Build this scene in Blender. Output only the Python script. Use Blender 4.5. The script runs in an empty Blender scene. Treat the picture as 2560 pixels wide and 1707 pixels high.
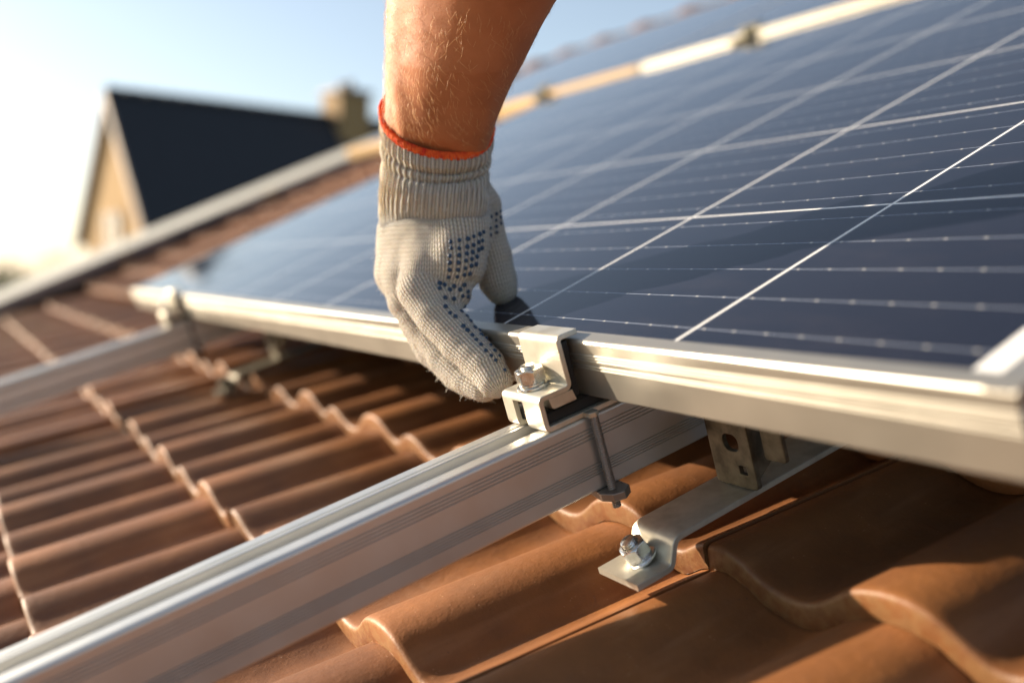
import bpy, math, random
import numpy as np
from mathutils import Vector, Matrix, noise
from mathutils.bvhtree import BVHTree
random.seed(7)
rng = np.random.default_rng(7)
S = bpy.context.scene
COL = S.collection
R = math.radians

# ------------------------------------------------------------------ camera
CAM = Vector((0.19446639, -0.28147046, 0.03199535))
CR = Matrix(((0.4940954225603236, -0.06366395957793512, 0.8670735918339311),
             (0.8694012761701423, 0.03235303031896688, -0.4930463491629443),
             (0.003336824637779494, 0.9974468315053384, 0.07133501188965805)))
cd = bpy.data.cameras.new('camera'); cam = bpy.data.objects.new('camera', cd); COL.objects.link(cam)
cam.matrix_world = Matrix.Translation(CAM) @ CR.to_4x4()
cd.sensor_width = 36; cd.lens = 35.1034; cd.clip_start = 0.01; cd.clip_end = 2000
cd.dof.use_dof = True; cd.dof.focus_distance = 0.535; cd.dof.aperture_fstop = 3.3
S.camera = cam

# ------------------------------------------------------------------ light
# frames: roof plane (17.5 deg) and panel plane (25.19 deg), both rotated about X
RP, PP = R(17.5), R(25.188)
M_ROOF = Matrix.Translation((-0.227, 0.009997, -0.0400539)) @ Matrix.Rotation(RP, 4, 'X')
M_PAN = Matrix.Rotation(PP, 4, 'X')
M_BED = M_ROOF @ Matrix.Translation((-.0227, .0138, -.0084)) @ Matrix.Scale(1.054, 4)     # tile bed: tiles and hooks, 12 mm lower
SUN = Vector((0.764, 0.575, -0.285)).normalized()      # the way the light travels
S.view_settings.view_transform = 'Standard'; S.view_settings.look = 'None'
S.view_settings.exposure = 1.2; S.view_settings.gamma = 1
w = bpy.data.worlds.new('World'); S.world = w; w.use_nodes = True
nt = w.node_tree; bg = nt.nodes['Background']
sk = nt.nodes.new('ShaderNodeTexSky'); sk.sky_type = 'NISHITA'; sk.sun_disc = False
to_sun = -SUN
sk.sun_elevation = math.asin(to_sun.z); sk.sun_rotation = math.atan2(to_sun.x, to_sun.y)
sk.air_density = 1.0; sk.dust_density = 0.9; sk.ozone_density = 1.8
hs_ = nt.nodes.new('ShaderNodeHueSaturation'); hs_.inputs['Saturation'].default_value = .72
nt.links.new(sk.outputs[0], hs_.inputs['Color']); nt.links.new(hs_.outputs[0], bg.inputs[0]); bg.inputs[1].default_value = 0.088
sl = bpy.data.lights.new('sun', 'SUN'); sl.energy = 5.0; sl.angle = R(0.5); sl.color = (1.0, 0.84, 0.64)
so = bpy.data.objects.new('sun', sl); COL.objects.link(so)
so.rotation_euler = SUN.to_track_quat('-Z', 'Y').to_euler(); so.location = (-5, -3, 6)
S.cycles.max_bounces = 8; S.cycles.use_denoising = True

# ------------------------------------------------------------------ helpers
def at(x, y, d):
    """point seen at photo pixel (x, y of 2560x1707) at camera depth d metres"""
    v = Vector(((x - 1280) / 2496.242, -(y - 853.5) / 2496.242, -1.0)) * d
    return CAM + CR @ v

def tag(o, label=None, cat=None, group=None, kind=None):
    if label: o['label'] = label
    if cat: o['category'] = cat
    if group: o['group'] = group
    if kind: o['kind'] = kind
    return o

def empty(name, M):
    o = bpy.data.objects.new(name, None); COL.objects.link(o); o.matrix_world = M
    o.empty_display_size = 0.02
    return o

class MB:
    def __init__(s): s.v = []; s.f = []; s.sm = []
    def add(s, vs, fs, smooth=False):
        b = len(s.v); s.v += [tuple(p) for p in vs]
        for f in fs: s.f.append(tuple(b + i for i in f)); s.sm.append(smooth)
    def box(s, a, b):
        x0, y0, z0 = a; x1, y1, z1 = b
        vs = [(x0,y0,z0),(x1,y0,z0),(x1,y1,z0),(x0,y1,z0),(x0,y0,z1),(x1,y0,z1),(x1,y1,z1),(x0,y1,z1)]
        s.add(vs, [(3,2,1,0),(4,5,6,7),(0,1,5,4),(1,2,6,5),(2,3,7,6),(3,0,4,7)])
    def extrude(s, prof, axis, a, b, smooth=False):
        """closed 2D profile pushed along an axis; 2D pairs are the other two axes in order"""
        n = len(prof)
        def P(p, t):
            return {'x': (t, p[0], p[1]), 'y': (p[0], t, p[1]), 'z': (p[0], p[1], t)}[axis]
        vs = [P(p, a) for p in prof] + [P(p, b) for p in prof]
        fs = [(i, (i+1) % n, n + (i+1) % n, n + i) for i in range(n)]
        s.add(vs, fs, smooth)
        s.add([P(p, a) for p in prof], [tuple(range(n))]); s.add([P(p, b) for p in prof], [tuple(reversed(range(n)))])
    def loft(s, rings, closed=True, cap=True, smooth=True):
        n = len(rings[0]); vs = [p for r in rings for p in r]; fs = []
        for k in range(len(rings) - 1):
            for i in range(n if closed else n - 1):
                j = (i + 1) % n
                fs.append((k*n+i, k*n+j, (k+1)*n+j, (k+1)*n+i))
        s.add(vs, fs, smooth)
        if cap:
            s.add(rings[0], [tuple(reversed(range(n)))]); s.add(rings[-1], [tuple(range(n))])
    def lathe(s, c, prof, n=40, axis='z', smooth=True, cap=True):
        rings = []
        for r, h in prof:
            ring = []
            for i in range(n):
                a = 2*math.pi*i/n; ca, sa = r*math.cos(a), r*math.sin(a)
                ring.append({'z': (c[0]+ca, c[1]+sa, c[2]+h), 'y': (c[0]+sa, c[1]+h, c[2]+ca), 'x': (c[0]+h, c[1]+ca, c[2]+sa)}[axis])
            rings.append(ring)
        s.loft(rings, True, cap, smooth)
    def build(s, name, mat, parent=None, M=None, sharp=None, bevel=None, weld=True):
        me = bpy.data.meshes.new(name); me.from_pydata(s.v, [], s.f)
        me.polygons.foreach_set('use_smooth', s.sm)
        me.materials.append(mat)
        if weld:
            import bmesh
            bm = bmesh.new(); bm.from_mesh(me); bmesh.ops.remove_doubles(bm, verts=bm.verts, dist=1e-6)
            bmesh.ops.recalc_face_normals(bm, faces=bm.faces); bm.to_mesh(me); bm.free()
        if sharp: me.set_sharp_from_angle(angle=R(sharp))
        o = bpy.data.objects.new(name, me); COL.objects.link(o)
        if parent: o.parent = parent
        if M is not None: o.matrix_world = M
        if bevel:
            b = o.modifiers.new('bevel', 'BEVEL'); b.width = bevel; b.segments = 3; b.limit_method = 'ANGLE'; b.angle_limit = R(35)
            o.data.polygons.foreach_set('use_smooth', [True]*len(o.data.polygons)); o.data.set_sharp_from_angle(angle=R(50))
        return o

def fillet(pts, r, n=5):
    """round the corners of a closed polygon; r is a number or a list"""
    out = []; N = len(pts)
    for i, p in enumerate(pts):
        rr = r[i] if isinstance(r, (list, tuple)) else r
        p = Vector(p); a = Vector(pts[i-1]); b = Vector(pts[(i+1) % N])
        if rr <= 0: out.append(tuple(p)); continue
        da, db = (a-p), (b-p); rr = min(rr, da.length*.49, db.length*.49)
        A = p + da.normalized()*rr; B = p + db.normalized()*rr
        for k in range(n+1):
            t = k/n; out.append(tuple(A*(1-t)**2 + p*2*t*(1-t) + B*t*t))
    return out

# ------------------------------------------------------------------ materials
def mat(name, base, rough=.5, metal=0, **kw):
    m = bpy.data.materials.new(name); m.use_nodes = True
    b = m.node_tree.nodes['Principled BSDF']
    b.inputs['Base Color'].default_value = (*base, 1); b.inputs['Roughness'].default_value = rough; b.inputs['Metallic'].default_value = metal
    for k, v in kw.items(): b.inputs[k].default_value = v
    return m
class N:
    def __init__(s, m): s.m = m; s.t = m.node_tree; s.b = s.t.nodes['Principled BSDF']
    def n(s, typ, ins=None, **props):
        x = s.t.nodes.new('ShaderNode' + typ)
        for k, v in props.items(): setattr(x, k, v)
        for k, v in (ins or {}).items():
            if hasattr(v, 'is_output') or isinstance(v, bpy.types.NodeSocket): s.t.links.new(v, x.inputs[k])
            else: x.inputs[k].default_value = v
        return x
    def math(s, op, a, b=None, c=None, clamp=False):
        x = s.t.nodes.new('ShaderNodeMath'); x.operation = op; x.use_clamp = clamp
        for i, v in enumerate((a, b, c)):
            if v is None: continue
            if isinstance(v, bpy.types.NodeSocket): s.t.links.new(v, x.inputs[i])
            else: x.inputs[i].default_value = v
        return x.outputs[0]
    def mix(s, f, a, b, mode='MIX'):
        x = s.t.nodes.new('ShaderNodeMix'); x.data_type = 'RGBA'; x.blend_type = mode
        for i, v in ((0, f), (6, a), (7, b)):
            if isinstance(v, bpy.types.NodeSocket): s.t.links.new(v, x.inputs[i])
            elif i and len(v) == 3: x.inputs[i].default_value = (*v, 1)
            else: x.inputs[i].default_value = v
        return x.outputs[2]
    def ramp(s, f, stops):
        x = s.t.nodes.new('ShaderNodeValToRGB'); s.t.links.new(f, x.inputs[0])
        e = x.color_ramp.elements
        while len(e) < len(stops): e.new(.5)
        for el, (p, c) in zip(e, stops): el.position = p; el.color = (*c, 1) if len(c) == 3 else c
        return x.outputs[0]
    def coord(s, kind='Object'): return s.n('TexCoord').outputs[kind]
    def scale(s, v, sc): return s.n('Mapping', {0: v, 3: sc}).outputs[0]
    def noise(s, v, sc, det=4, rough=.55): return s.n('TexNoise', {0: v, 'Scale': sc, 'Detail': det, 'Roughness': rough}).outputs[0]
    def set(s, k, v): s.t.links.new(v, s.b.inputs[k])
    def bump(s, h, strength, dist, normal=None):
        x = s.n('Bump', {'Height': h, 'Strength': strength, 'Distance': dist})
        if normal: s.t.links.new(normal, x.inputs['Normal'])
        return x.outputs[0]

# aluminium, drawn along one local axis
def alu(name, axis, base=(.80, .76, .70), rough=.36, metal=.85):
    m = mat(name, base, rough, metal); k = N(m); c = k.coord()
    sc = {'x': (3, 900, 900), 'y': (900, 3, 900)}[axis]
    a = k.noise(k.scale(c, sc), 1.0, 3); b = k.noise(c, 40, 5)
    k.set('Base Color', k.mix(b, tuple(x*.86 for x in base), tuple(min(1, x*1.06) for x in base)))
    r = k.math('ADD', k.math('MULTIPLY', b, .16), k.math('ADD', k.math('MULTIPLY', a, .08), rough - .12))
    k.set('Roughness', r); k.set('Normal', k.bump(a, .12, .0003))
    return m
ALU_RAIL = alu('anodised_aluminium_rail', 'y', (.58, .57, .54), .40, .78)
ALU_FRAME = alu('anodised_aluminium_frame', 'x', (.46, .43, .37), .42, .75)
ALU_SIDE = alu('anodised_aluminium_side', 'y', (.46, .44, .40), .42, .75)

STEEL = mat('galvanised_steel', (.78, .74, .64), .42, .75); k = N(STEEL); c = k.coord()
n1 = k.noise(c, 90, 6); n2 = k.noise(c, 420, 4); n3 = k.noise(c, 38, 3)
f = k.math('MULTIPLY', k.ramp(n1, [(.42, (0, 0, 0)), (.68, (1, 1, 1))]), .5)
cc = k.mix(f, (.72, .68, .58), (.50, .46, .36))
cc = k.mix(k.math('MULTIPLY', k.ramp(n3, [(.5, (0, 0, 0)), (.62, (1, 1, 1))]), .35), cc, (.34, .30, .23))
k.set('Base Color', cc); k.set('Roughness', k.math('ADD', .3, k.math('MULTIPLY', n1, .28)))
k.set('Normal', k.bump(n2, .12, .0002))
STEEL_SHADE = mat('shade_toned_steel', (.17, .15, .10), .5, .6); k = N(STEEL_SHADE); k.set('Base Color', k.ramp(k.noise(k.coord(), 120, 5), [(.35, (.07, .06, .04)), (.65, (.17, .145, .10))]))  # steel darkened so the bracket and rear hook carry shade in their colour
ZINC = mat('zinc_plated_bolt', (.80, .79, .74), .22, .95); k = N(ZINC); c = k.coord()
n1 = k.noise(c, 260, 4); k.set('Roughness', k.math('ADD', .14, k.math('MULTIPLY', n1, .22)))
k.set('Base Color', k.ramp(n1, [(.35, (.62, .60, .52)), (.6, (.84, .82, .78)), (.75, (.74, .78, .80))]))
DARK_STEEL = mat('dark_oxidised_steel', (.30, .25, .21), .42, .7)
RUBBER_SHADE = mat('black_rubber_shade', (.012, .011, .010), .75)  # black for the pad and for the painted shade inside the clamp

# terracotta
TILE = mat('terracotta_tile', (.4, .15, .06), .42); k = N(TILE); c = k.coord()
oi = k.n('ObjectInfo').outputs['Random']
n1 = k.noise(c, 14, 6, .6); n2 = k.noise(c, 160, 5, .65); n3 = k.noise(k.scale(c, (60, 8, 60)), 1.0, 4)
cc = k.ramp(n1, [(.3, (.135, .056, .021)), (.55, (.225, .090, .030)), (.75, (.33, .140, .050))])
cc = k.mix(k.math('MULTIPLY', n2, .35), cc, (.20, .085, .045))
cc = k.mix(k.math('MULTIPLY', k.ramp(n3, [(.55, (0, 0, 0)), (.75, (1, 1, 1))]), .18), cc, (.55, .30, .16))
sp = k.n('TexVoronoi', {0: c, 'Scale': 330}).outputs['Distance']
spm = k.math('MULTIPLY', k.ramp(sp, [(.05, (1, 1, 1)), (.13, (0, 0, 0))]), k.ramp(k.noise(c, 55, 2), [(.55, (0, 0, 0)), (.66, (1, 1, 1))]))
cc = k.mix(k.math('MULTIPLY', spm, .7), cc, (.62, .38, .20))
dk = k.math('MULTIPLY', k.ramp(k.n('TexVoronoi', {0: c, 'Scale': 210}).outputs['Distance'], [(.05, (1, 1, 1)), (.12, (0, 0, 0))]), k.ramp(k.noise(c, 38, 2), [(.5, (0, 0, 0)), (.62, (1, 1, 1))]))
cc = k.mix(k.math('MULTIPLY', dk, .7), cc, (.07, .04, .03))
st = k.ramp(k.noise(c, 30, 5, .7), [(.66, (0, 0, 0)), (.74, (1, 1, 1))])
cc = k.mix(k.math('MULTIPLY', st, .55), cc, (.09, .055, .045))
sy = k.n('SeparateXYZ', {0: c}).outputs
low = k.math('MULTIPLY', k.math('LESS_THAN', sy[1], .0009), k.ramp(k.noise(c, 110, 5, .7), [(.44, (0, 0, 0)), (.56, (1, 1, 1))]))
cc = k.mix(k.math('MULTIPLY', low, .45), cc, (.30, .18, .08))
gr = k.ramp(k.noise(k.scale(c, (1, .35, 1)), 22, 7, .75), [(.52, (0, 0, 0)), (.70, (1, 1, 1))])
cc = k.mix(k.math('MULTIPLY', gr, .38), cc, (.12, .062, .036))
k.b.inputs['Specular IOR Level'].default_value = .36
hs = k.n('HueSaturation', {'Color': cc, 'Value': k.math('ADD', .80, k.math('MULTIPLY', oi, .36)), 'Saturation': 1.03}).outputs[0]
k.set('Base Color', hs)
k.set('Roughness', k.math('ADD', .42, k.math('MULTIPLY', n2, .22)))
nb = k.bump(n2, .5, .0009); nb = k.bump(spm, .7, .0008, nb); k.set('Normal', k.bump(k.noise(c, 700, 3), .35, .0004, nb))
MORTAR = mat('rough_clay', (.42, .25, .13), .85); k = N(MORTAR); k.set('Normal', k.bump(k.noise(k.coord(), 300, 6), .8, .001))

# photovoltaic glass: cells, ribbons, fingers, dust (panel coordinates in metres)
def pv(name, cell=.158):
    m = mat(name, (.01, .02, .05), .04); k = N(m); c = k.coord()
    sx = k.n('SeparateXYZ', {0: c}); x, y = sx.outputs[0], sx.outputs[1]
    def near(v, period, half, off=0.0, soft=.00012):
        t = k.math('PINGPONG', k.math('SUBTRACT', v, off), period/2)       # distance to the nearest multiple
        return k.math('SUBTRACT', 1.0, k.math('DIVIDE', k.math('SUBTRACT', t, half - soft), 2*soft), clamp=True)
    gap = k.math('MAXIMUM', near(x, cell, .00105), near(y, cell, .00095))
    edge = k.math('MAXIMUM', k.math('GREATER_THAN', x, -.009), k.math('LESS_THAN', y, .0030))
    gap = k.math('MAXIMUM', gap, edge)
    bus = near(y, cell/5, .00024, cell/10)
    dot = k.math('MULTIPLY', near(x, .0195, .0007, .004, .0004), near(y, cell/5, .00050, cell/10, .0003))
    fing = k.math('MULTIPLY', near(x, .0018, .00022, 0, .0001), .12)
    halo = k.math('SUBTRACT', k.math('MAXIMUM', near(x, cell, .0026), near(y, cell, .0026)), k.math('MAXIMUM', near(x, cell, .0022), near(y, cell, .0022)), clamp=True)
    n1 = k.noise(c, 7, 5); n2 = k.noise(c, 900, 2)
    dust = k.math('ADD', .003, k.math('MULTIPLY', n1, .009))
    spk = k.ramp(k.n('TexVoronoi', {0: c, 'Scale': 420}).outputs['Distance'], [(.04, (1, 1, 1)), (.11, (0, 0, 0))])
    spk = k.math('MULTIPLY', spk, k.ramp(k.noise(c, 60, 2), [(.55, (0, 0, 0)), (.7, (1, 1, 1))]))
    sm = k.ramp(k.noise(k.scale(c, (1, 2.5, 1)), 11, 5, .7), [(.50, (0, 0, 0)), (.66, (1, 1, 1))])
    cv = k.n('TexWhiteNoise', {0: k.n('VectorMath', {0: k.n('VectorMath', {0: c, 1: (1/cell, 1/cell, 0)}, operation='MULTIPLY').outputs[0]}, operation='FLOOR').outputs[0]}).outputs[0]
    fing = k.math('ADD', fing, k.math('MULTIPLY', cv, .02))
    cc = k.mix(k.math('ADD', fing, k.math('MULTIPLY', halo, .3)), (.002, .0055, .016), (.10, .12, .18))
    cc = k.mix(bus, cc, (.30, .34, .42)); cc = k.mix(gap, cc, (.80, .79, .76)); cc = k.mix(dot, cc, (.70, .68, .62))
    cc = k.mix(k.math('ADD', dust, k.math('MULTIPLY', sm, .008)), cc, (.86, .66, .62)); cc = k.mix(k.math('MULTIPLY', spk, .16), cc, (.9, .8, .6))
    k.set('Base Color', cc)
    k.set('Roughness', k.math('ADD', k.math('MULTIPLY', sm, .07), k.math('ADD', .03, k.math('MULTIPLY', n1, .04))))
    k.b.inputs['IOR'].default_value = 1.5; k.b.inputs['Specular IOR Level'].default_value = .15
    k.set('Normal', k.bump(k.noise(c, 3, 2), .02, .002))
    return m
PV = pv('photovoltaic_glass')

# knitted cotton: the mesh carries 'knit' = (along, around) in metres
def knit_mat(name, base, dark):
    m = mat(name, base, .9); k = N(m)
    a = k.n('Attribute', attribute_name='knit').outputs['Vector']
    sx = k.n('SeparateXYZ', {0: a}); s_, t_, rib = sx.outputs[0], sx.outputs[1], sx.outputs[2]
    W, H = .0040, .0027
    u = k.math('SUBTRACT', k.math('FRACT', k.math('DIVIDE', t_, W)), .5)
    au = k.math('ABSOLUTE', u)
    ph = k.math('FRACT', k.math('ADD', k.math('DIVIDE', s_, H), k.math('MULTIPLY', au, 1.3)))
    row = k.math('SINE', k.math('MULTIPLY', ph, math.pi))
    colm = k.math('SINE', k.math('MULTIPLY', k.math('MINIMUM', k.math('MULTIPLY', au, 2.0), 1.0), math.pi))
    h = k.math('MULTIPLY', colm, k.math('ADD', .5, k.math('MULTIPLY', row, .5)))
    c = k.coord(); fz = k.noise(c, 1400, 3); big = k.noise(c, 42, 4)
    hh = k.math('ADD', h, k.math('MULTIPLY', fz, .5))
    k.set('Normal', k.bump(hh, 1.0, .0026))
    cc = k.mix(k.math('SUBTRACT', 1.0, h, clamp=True), base, dark)  # shade in the crevices between stitches is painted into the colour
    cc = k.mix(k.math('MULTIPLY', k.ramp(big, [(.48, (0, 0, 0)), (.72, (1, 1, 1))]), .35), cc, tuple(x*.55 for x in base))
    sp = k.ramp(k.n('TexVoronoi', {0: c, 'Scale': 190}).outputs['Distance'], [(.05, (1, 1, 1)), (.12, (0, 0, 0))])
    cc = k.mix(k.math('MULTIPLY', sp, .5), cc, (.16, .10, .06))
    k.set('Base Color', cc); k.b.inputs['Sheen Weight'].default_value = .35; k.b.inputs['Sheen Roughness'].default_value = .5
    k.b.inputs['Subsurface Weight'].default_value = .4; k.b.inputs['Subsurface Radius'].default_value = (.010, .007, .004); k.b.inputs['Subsurface Scale'].default_value = 1.0
    return m
GLOVE = knit_mat('knitted_cotton', (.84, .77, .66), (.26, .20, .14))
TRIM = mat('orange_overlock_yarn', (.80, .075, .012), .85); k = N(TRIM); k.set('Normal', k.bump(k.noise(k.coord(), 900, 4), .8, .0006))
k.set('Base Color', k.ramp(k.noise(k.coord(), 260, 3), [(.35, (.62, .03, .008)), (.6, (.86, .14, .02))]))
PVC = mat('blue_pvc_dots', (.010, .038, .085), .5)
SKIN = mat('tanned_skin', (.55, .22, .10), .56); k = N(SKIN); c = k.coord()
n1 = k.noise(c, 35, 5); n2 = k.noise(c, 900, 4)
k.set('Base Color', k.ramp(n1, [(.3, (.36, .125, .048)), (.55, (.45, .165, .066)), (.75, (.52, .20, .085))]))
k.b.inputs['Subsurface Weight'].default_value = .25; k.b.inputs['Subsurface Radius'].default_value = (.010, .004, .002); k.b.inputs['Subsurface Scale'].default_value = .5
nb = k.bump(n2, .18, .0004); k.set('Normal', k.bump(k.n('TexVoronoi', {0: c, 'Scale': 700}).outputs['Distance'], .12, .0004, nb))
HAIR = mat('fair_arm_hair', (.75, .48, .22), .35)
FUZZ = mat('cotton_fuzz', (.85, .80, .70), .8)

DARKROOF = mat('black_slate_roof', (.012, .014, .020), .75); k = N(DARKROOF); c = k.coord()
k.set('Base Color', k.ramp(k.noise(c, 6, 5), [(.3, (.009, .011, .016)), (.7, (.018, .020, .028))]))
WALL = mat('cream_render', (.62, .45, .22), .9); k = N(WALL); k.set('Base Color', k.ramp(k.noise(k.coord(), 2, 5), [(.3, (.28, .165, .065)), (.7, (.42, .27, .115))]))
BARGE = mat('brown_bargeboard', (.15, .075, .03), .6)
PALE = mat('pale_fascia', (.15, .11, .095), .6)
BRICK = mat('yellow_brick', (.50, .33, .13), .9); k = N(BRICK)
bk = k.n('TexBrick', {0: k.coord(), 'Color1': (.34, .21, .08, 1), 'Color2': (.24, .14, .06, 1), 'Mortar': (.5, .45, .35, 1), 'Scale': 9.0}); k.set('Base Color', bk.outputs[0])
FLASH = mat('grey_zinc_flashing', (.13, .12, .13), .6, .2); k = N(FLASH); k.set('Base Color', k.ramp(k.noise(k.scale(k.coord(), (1, 2.2, 1)), 1.0, 2), [(.40, (.10, .095, .10)), (.5, (.24, .21, .19)), (.58, (.12, .11, .12)), (.66, (.30, .22, .13))]))
DARKWOOD = mat('dark_timber', (.055, .032, .022), .8)
STUCCO = mat('white_stucco', (.74, .74, .66), .9); k = N(STUCCO); k.set('Base Color', k.ramp(k.noise(k.coord(), 3, 5), [(.3, (.30, .30, .27)), (.7, (.40, .40, .37))]))
GRASS = mat('lawn', (.07, .10, .03), .95); k = N(GRASS); k.set('Base Color', k.ramp(k.noise(k.coord(), .3, 8), [(.3, (.05, .08, .02)), (.7, (.14, .13, .06))]))
BARK = mat('bark', (.08, .05, .03), .9)
LEAF = mat('leaves', (.07, .10, .025), .6)

# ------------------------------------------------------------------ ground
g = MB(); g.add([(-600, -600, 0), (600, -600, 0), (600, 600, 0), (-600, 600, 0)], [(0, 1, 2, 3)])
tag(g.build('ground', GRASS, M=Matrix.Translation((0, 0, -6))), kind='structure')

# ------------------------------------------------------------------ tiled roof
mm = .001
def prof_h(s):
    """top height of a tile across its width (mm); 0 = just right of the joint, 182 = next joint"""
    K = [(0, -68.5), (1.0, -65.4), (4, -64.2), (10, -64.0), (17, -65.2), (25, -68.6), (34, -73.6), (44, -77.0), (54, -77.8), (65, -76.0), (75, -71.0), (84, -65.0), (93, -60.4), (103, -58.0), (112, -57.2), (121, -57.8),
         (130, -60.4), (138, -65.2), (146, -70.6), (153, -73.8), (161, -73.8), (168, -70.6), (175, -66.8), (182, -64.6), (184, -65.2), (186, -69.0)]
    for (a, ha), (b, hb) in zip(K, K[1:]):
        if s <= b:
            t = (s - a)/(b - a); i = K.index((a, ha))
            m0 = (hb - K[max(i-1, 0)][1])/(b - K[max(i-1, 0)][0])*(b-a)
            j = min(i+2, len(K)-1); m1 = (K[j][1] - ha)/(K[j][0] - a)*(b-a)
            return (2*t**3-3*t**2+1)*ha + (t**3-2*t**2+t)*m0 + (-2*t**3+3*t**2)*hb + (t**3-t**2)*m1
    return K[-1][1]
TH, EXPO, LEN, MOD = 14.5, 147.5, 178, 182.0
def tile_mesh():
    m = MB()
    us = [0, .6, 1.5, 3, 5, 8, 11] + list(np.arange(15, 180, 3.2)) + [180, 181.3]
    vs = [(0, -3.6), (.25, -2.2), (.9, -1.1), (2.0, -.35), (3.6, 0), (8, 0), (20, 0), (50, 0), (90, 0), (130, 0), (LEN, 0)]
    top = []
    for v, d in vs:
        top.append([((u)*mm, v*mm, (prof_h(u) + 73 + d - TH*v/EXPO)*mm) for u in us])
    bot = [[(u*mm, (v if v > 0 else .5)*mm, (prof_h(u) + 73 - TH + .6 - TH*v/EXPO)*mm) for u in us] for v in (0, 40, 110, LEN)]
    rings = [t + list(reversed(b)) for t, b in ((top[0], bot[0]),)]
    m.loft(top, closed=False, cap=False)
    m.loft(bot, closed=False, cap=False)
    n = len(us)
    # front face (slightly rough lower edge), sides, back
    fr = [[(p[0], p[1] + .0002*math.sin(p[0]*900), p[2]) for p in top[0]]]
    mid = [(a[0], -.0002 + .0003*noise.noise(Vector((a[0]*260, 1, 3))), a[2]*.35 + b[2]*.65) for a, b in zip(top[0], bot[0])]
    low = [(b[0], b[1] + .0012*abs(noise.noise(Vector((b[0]*420, 5, 3)))), b[2] + .0006*noise.noise(Vector((b[0]*300, 8, 3)))) for b in bot[0]]
    bot0 = low
    m.loft([top[0], mid, low, bot[0]], closed=False, cap=False)
    m.add([top[-1][i] for i in range(n)] + [bot[-1][i] for i in range(n)], [(i, i+1, n+i+1, n+i) for i in range(n-1)])
    for e in (0, -1):
        L = [r[e] for r in top]; B = [bot[0][e], bot[-1][e]]
        m.add([bot[0][e]] + L + [bot[-1][e]], [tuple(range(len(L)+2))])
    return m
tm = tile_mesh()
roof = empty('tiled_roof', M_ROOF @ Matrix.Translation((0, 0, -.10)))
tag(roof, 'terracotta tiled house roof under the solar panels and rails', 'roof')
t0 = tm.build('roof_tile', TILE, weld=True, sharp=40); tile_me = t0.data
BASE = -73*mm
def M_tile1(k, r):           # near roof plane
    u = 53 + MOD*k; v = -141 + EXPO*r
    return M_BED @ Matrix.Translation((u*mm, v*mm, BASE))
def M_tile2(k, r):           # upper roof plane, pitched like the panels
    return M_PAN @ Matrix.Translation(((49 - 227 + MOD*k)*mm, (15 + EXPO*r)*mm, -.1125 - .016))
cand = []
for r in (-2, -1, 0, 1):
    for k in range(-21, 2): cand.append((1, k, r))
for r in range(1, 14):
    for k in range(-22, -4): cand.append((2, k, r))
def dist(c):
    M = M_tile1(*c[1:]) if c[0] == 1 else M_tile2(*c[1:])
    return ((M.translation - CAM).length) + (0.8 if c[0] == 2 else 0)
cand.sort(key=dist)
extra = [(1, k, r) for r in range(-7, 2) for k in range(-12, 9) if (1, k, r) not in cand] + [(1, k, r) for r in (2, 3) for k in range(-7, 9)]
def jit(M, q=1.0):
    return M @ Matrix.Translation((rng.normal(0, .0004)*q, rng.normal(0, .0009)*q, rng.normal(0, .0004)*q)) @ Matrix.Rotation(rng.normal(0, .0022)*q, 4, 'Z')
first = True
for c in cand[:100]:
    o = t0 if first else t0.copy()
    if not first: COL.objects.link(o)
    first = False
    M = jit(M_tile1(*c[1:]) if c[0] == 1 else M_tile2(*c[1:]), 1)
    o.parent = roof; o.matrix_parent_inverse = roof.matrix_world.inverted(); o.matrix_world = M
rest = MB(); co = np.array([v.co[:] for v in tile_me.vertices]); fc = [tuple(p.vertices) for p in tile_me.polygons]
allv = []; allf = []; nb_ = 0
for c in cand[100:] + extra:
    M = np.array(jit(M_tile1(*c[1:]) if c[0] == 1 else M_tile2(*c[1:])))
    allv.append(co @ M[:3, :3].T + M[:3, 3]); allf += [tuple(i + nb_ for i in f_) for f_ in fc]; nb_ += len(co)
me = bpy.data.meshes.new('far_roof_tiles'); me.from_pydata(np.concatenate(allv).tolist(), [], allf); me.polygons.foreach_set('use_smooth', [True]*len(me.polygons)); me.set_sharp_from_angle(angle=R(40)); me.materials.append(TILE)
o = bpy.data.objects.new('far_roof_tiles', me); COL.objects.link(o); o.parent = roof; o.matrix_parent_inverse = roof.matrix_world.inverted(); tag(o, kind='stuff')
# boards under the tiles
d = MB(); d.box((-4.0, -1.2, -.06), (1.6, .60, -.012)); o = d.build('roof_deck', DARKWOOD); o.matrix_world = M_BED @ Matrix.Translation((0, 0, -.10)); o.parent = roof; o.matrix_parent_inverse = roof.matrix_world.inverted()
d = MB(); d.box((-4.2, .14, -.20), (-1.5, 2.35, -.165)); d.box((-1.5, .56, -.20), (1.5, 2.35, -.165)); o = d.build('upper_roof_deck', DARKWOOD); o.matrix_world = M_PAN; o.parent = roof; o.matrix_parent_inverse = roof.matrix_world.inverted()
# ridge tiles along the top
rt = MB(); prof = []
for i in range(13):
    a = math.pi*i/12; prof.append((.085*math.cos(a), .075*math.sin(a)))
rings = []
for t, sc in ((0, 1.0), (.02, 1.12), (.05, 1.12), (.06, 1.0), (.30, .92)):
    rings.append([(t, p[0]*sc, p[1]*sc) for p in prof])
rt.loft(rings, closed=False, cap=False)
r0 = rt.build('ridge_tile', TILE)
so_ = r0.modifiers.new('thickness', 'SOLIDIFY'); so_.thickness = .014
for i in range(20):
    o = r0 if i == 0 else r0.copy()
    if i: COL.objects.link(o)
    o.parent = roof; o.matrix_parent_inverse = roof.matrix_world.inverted()
    o.matrix_world = M_PAN @ Matrix.Translation((-4.05 + .27*i, 2.28, -.08)) @ Matrix.Rotation(rng.normal(0, .02), 4, 'Z')

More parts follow.
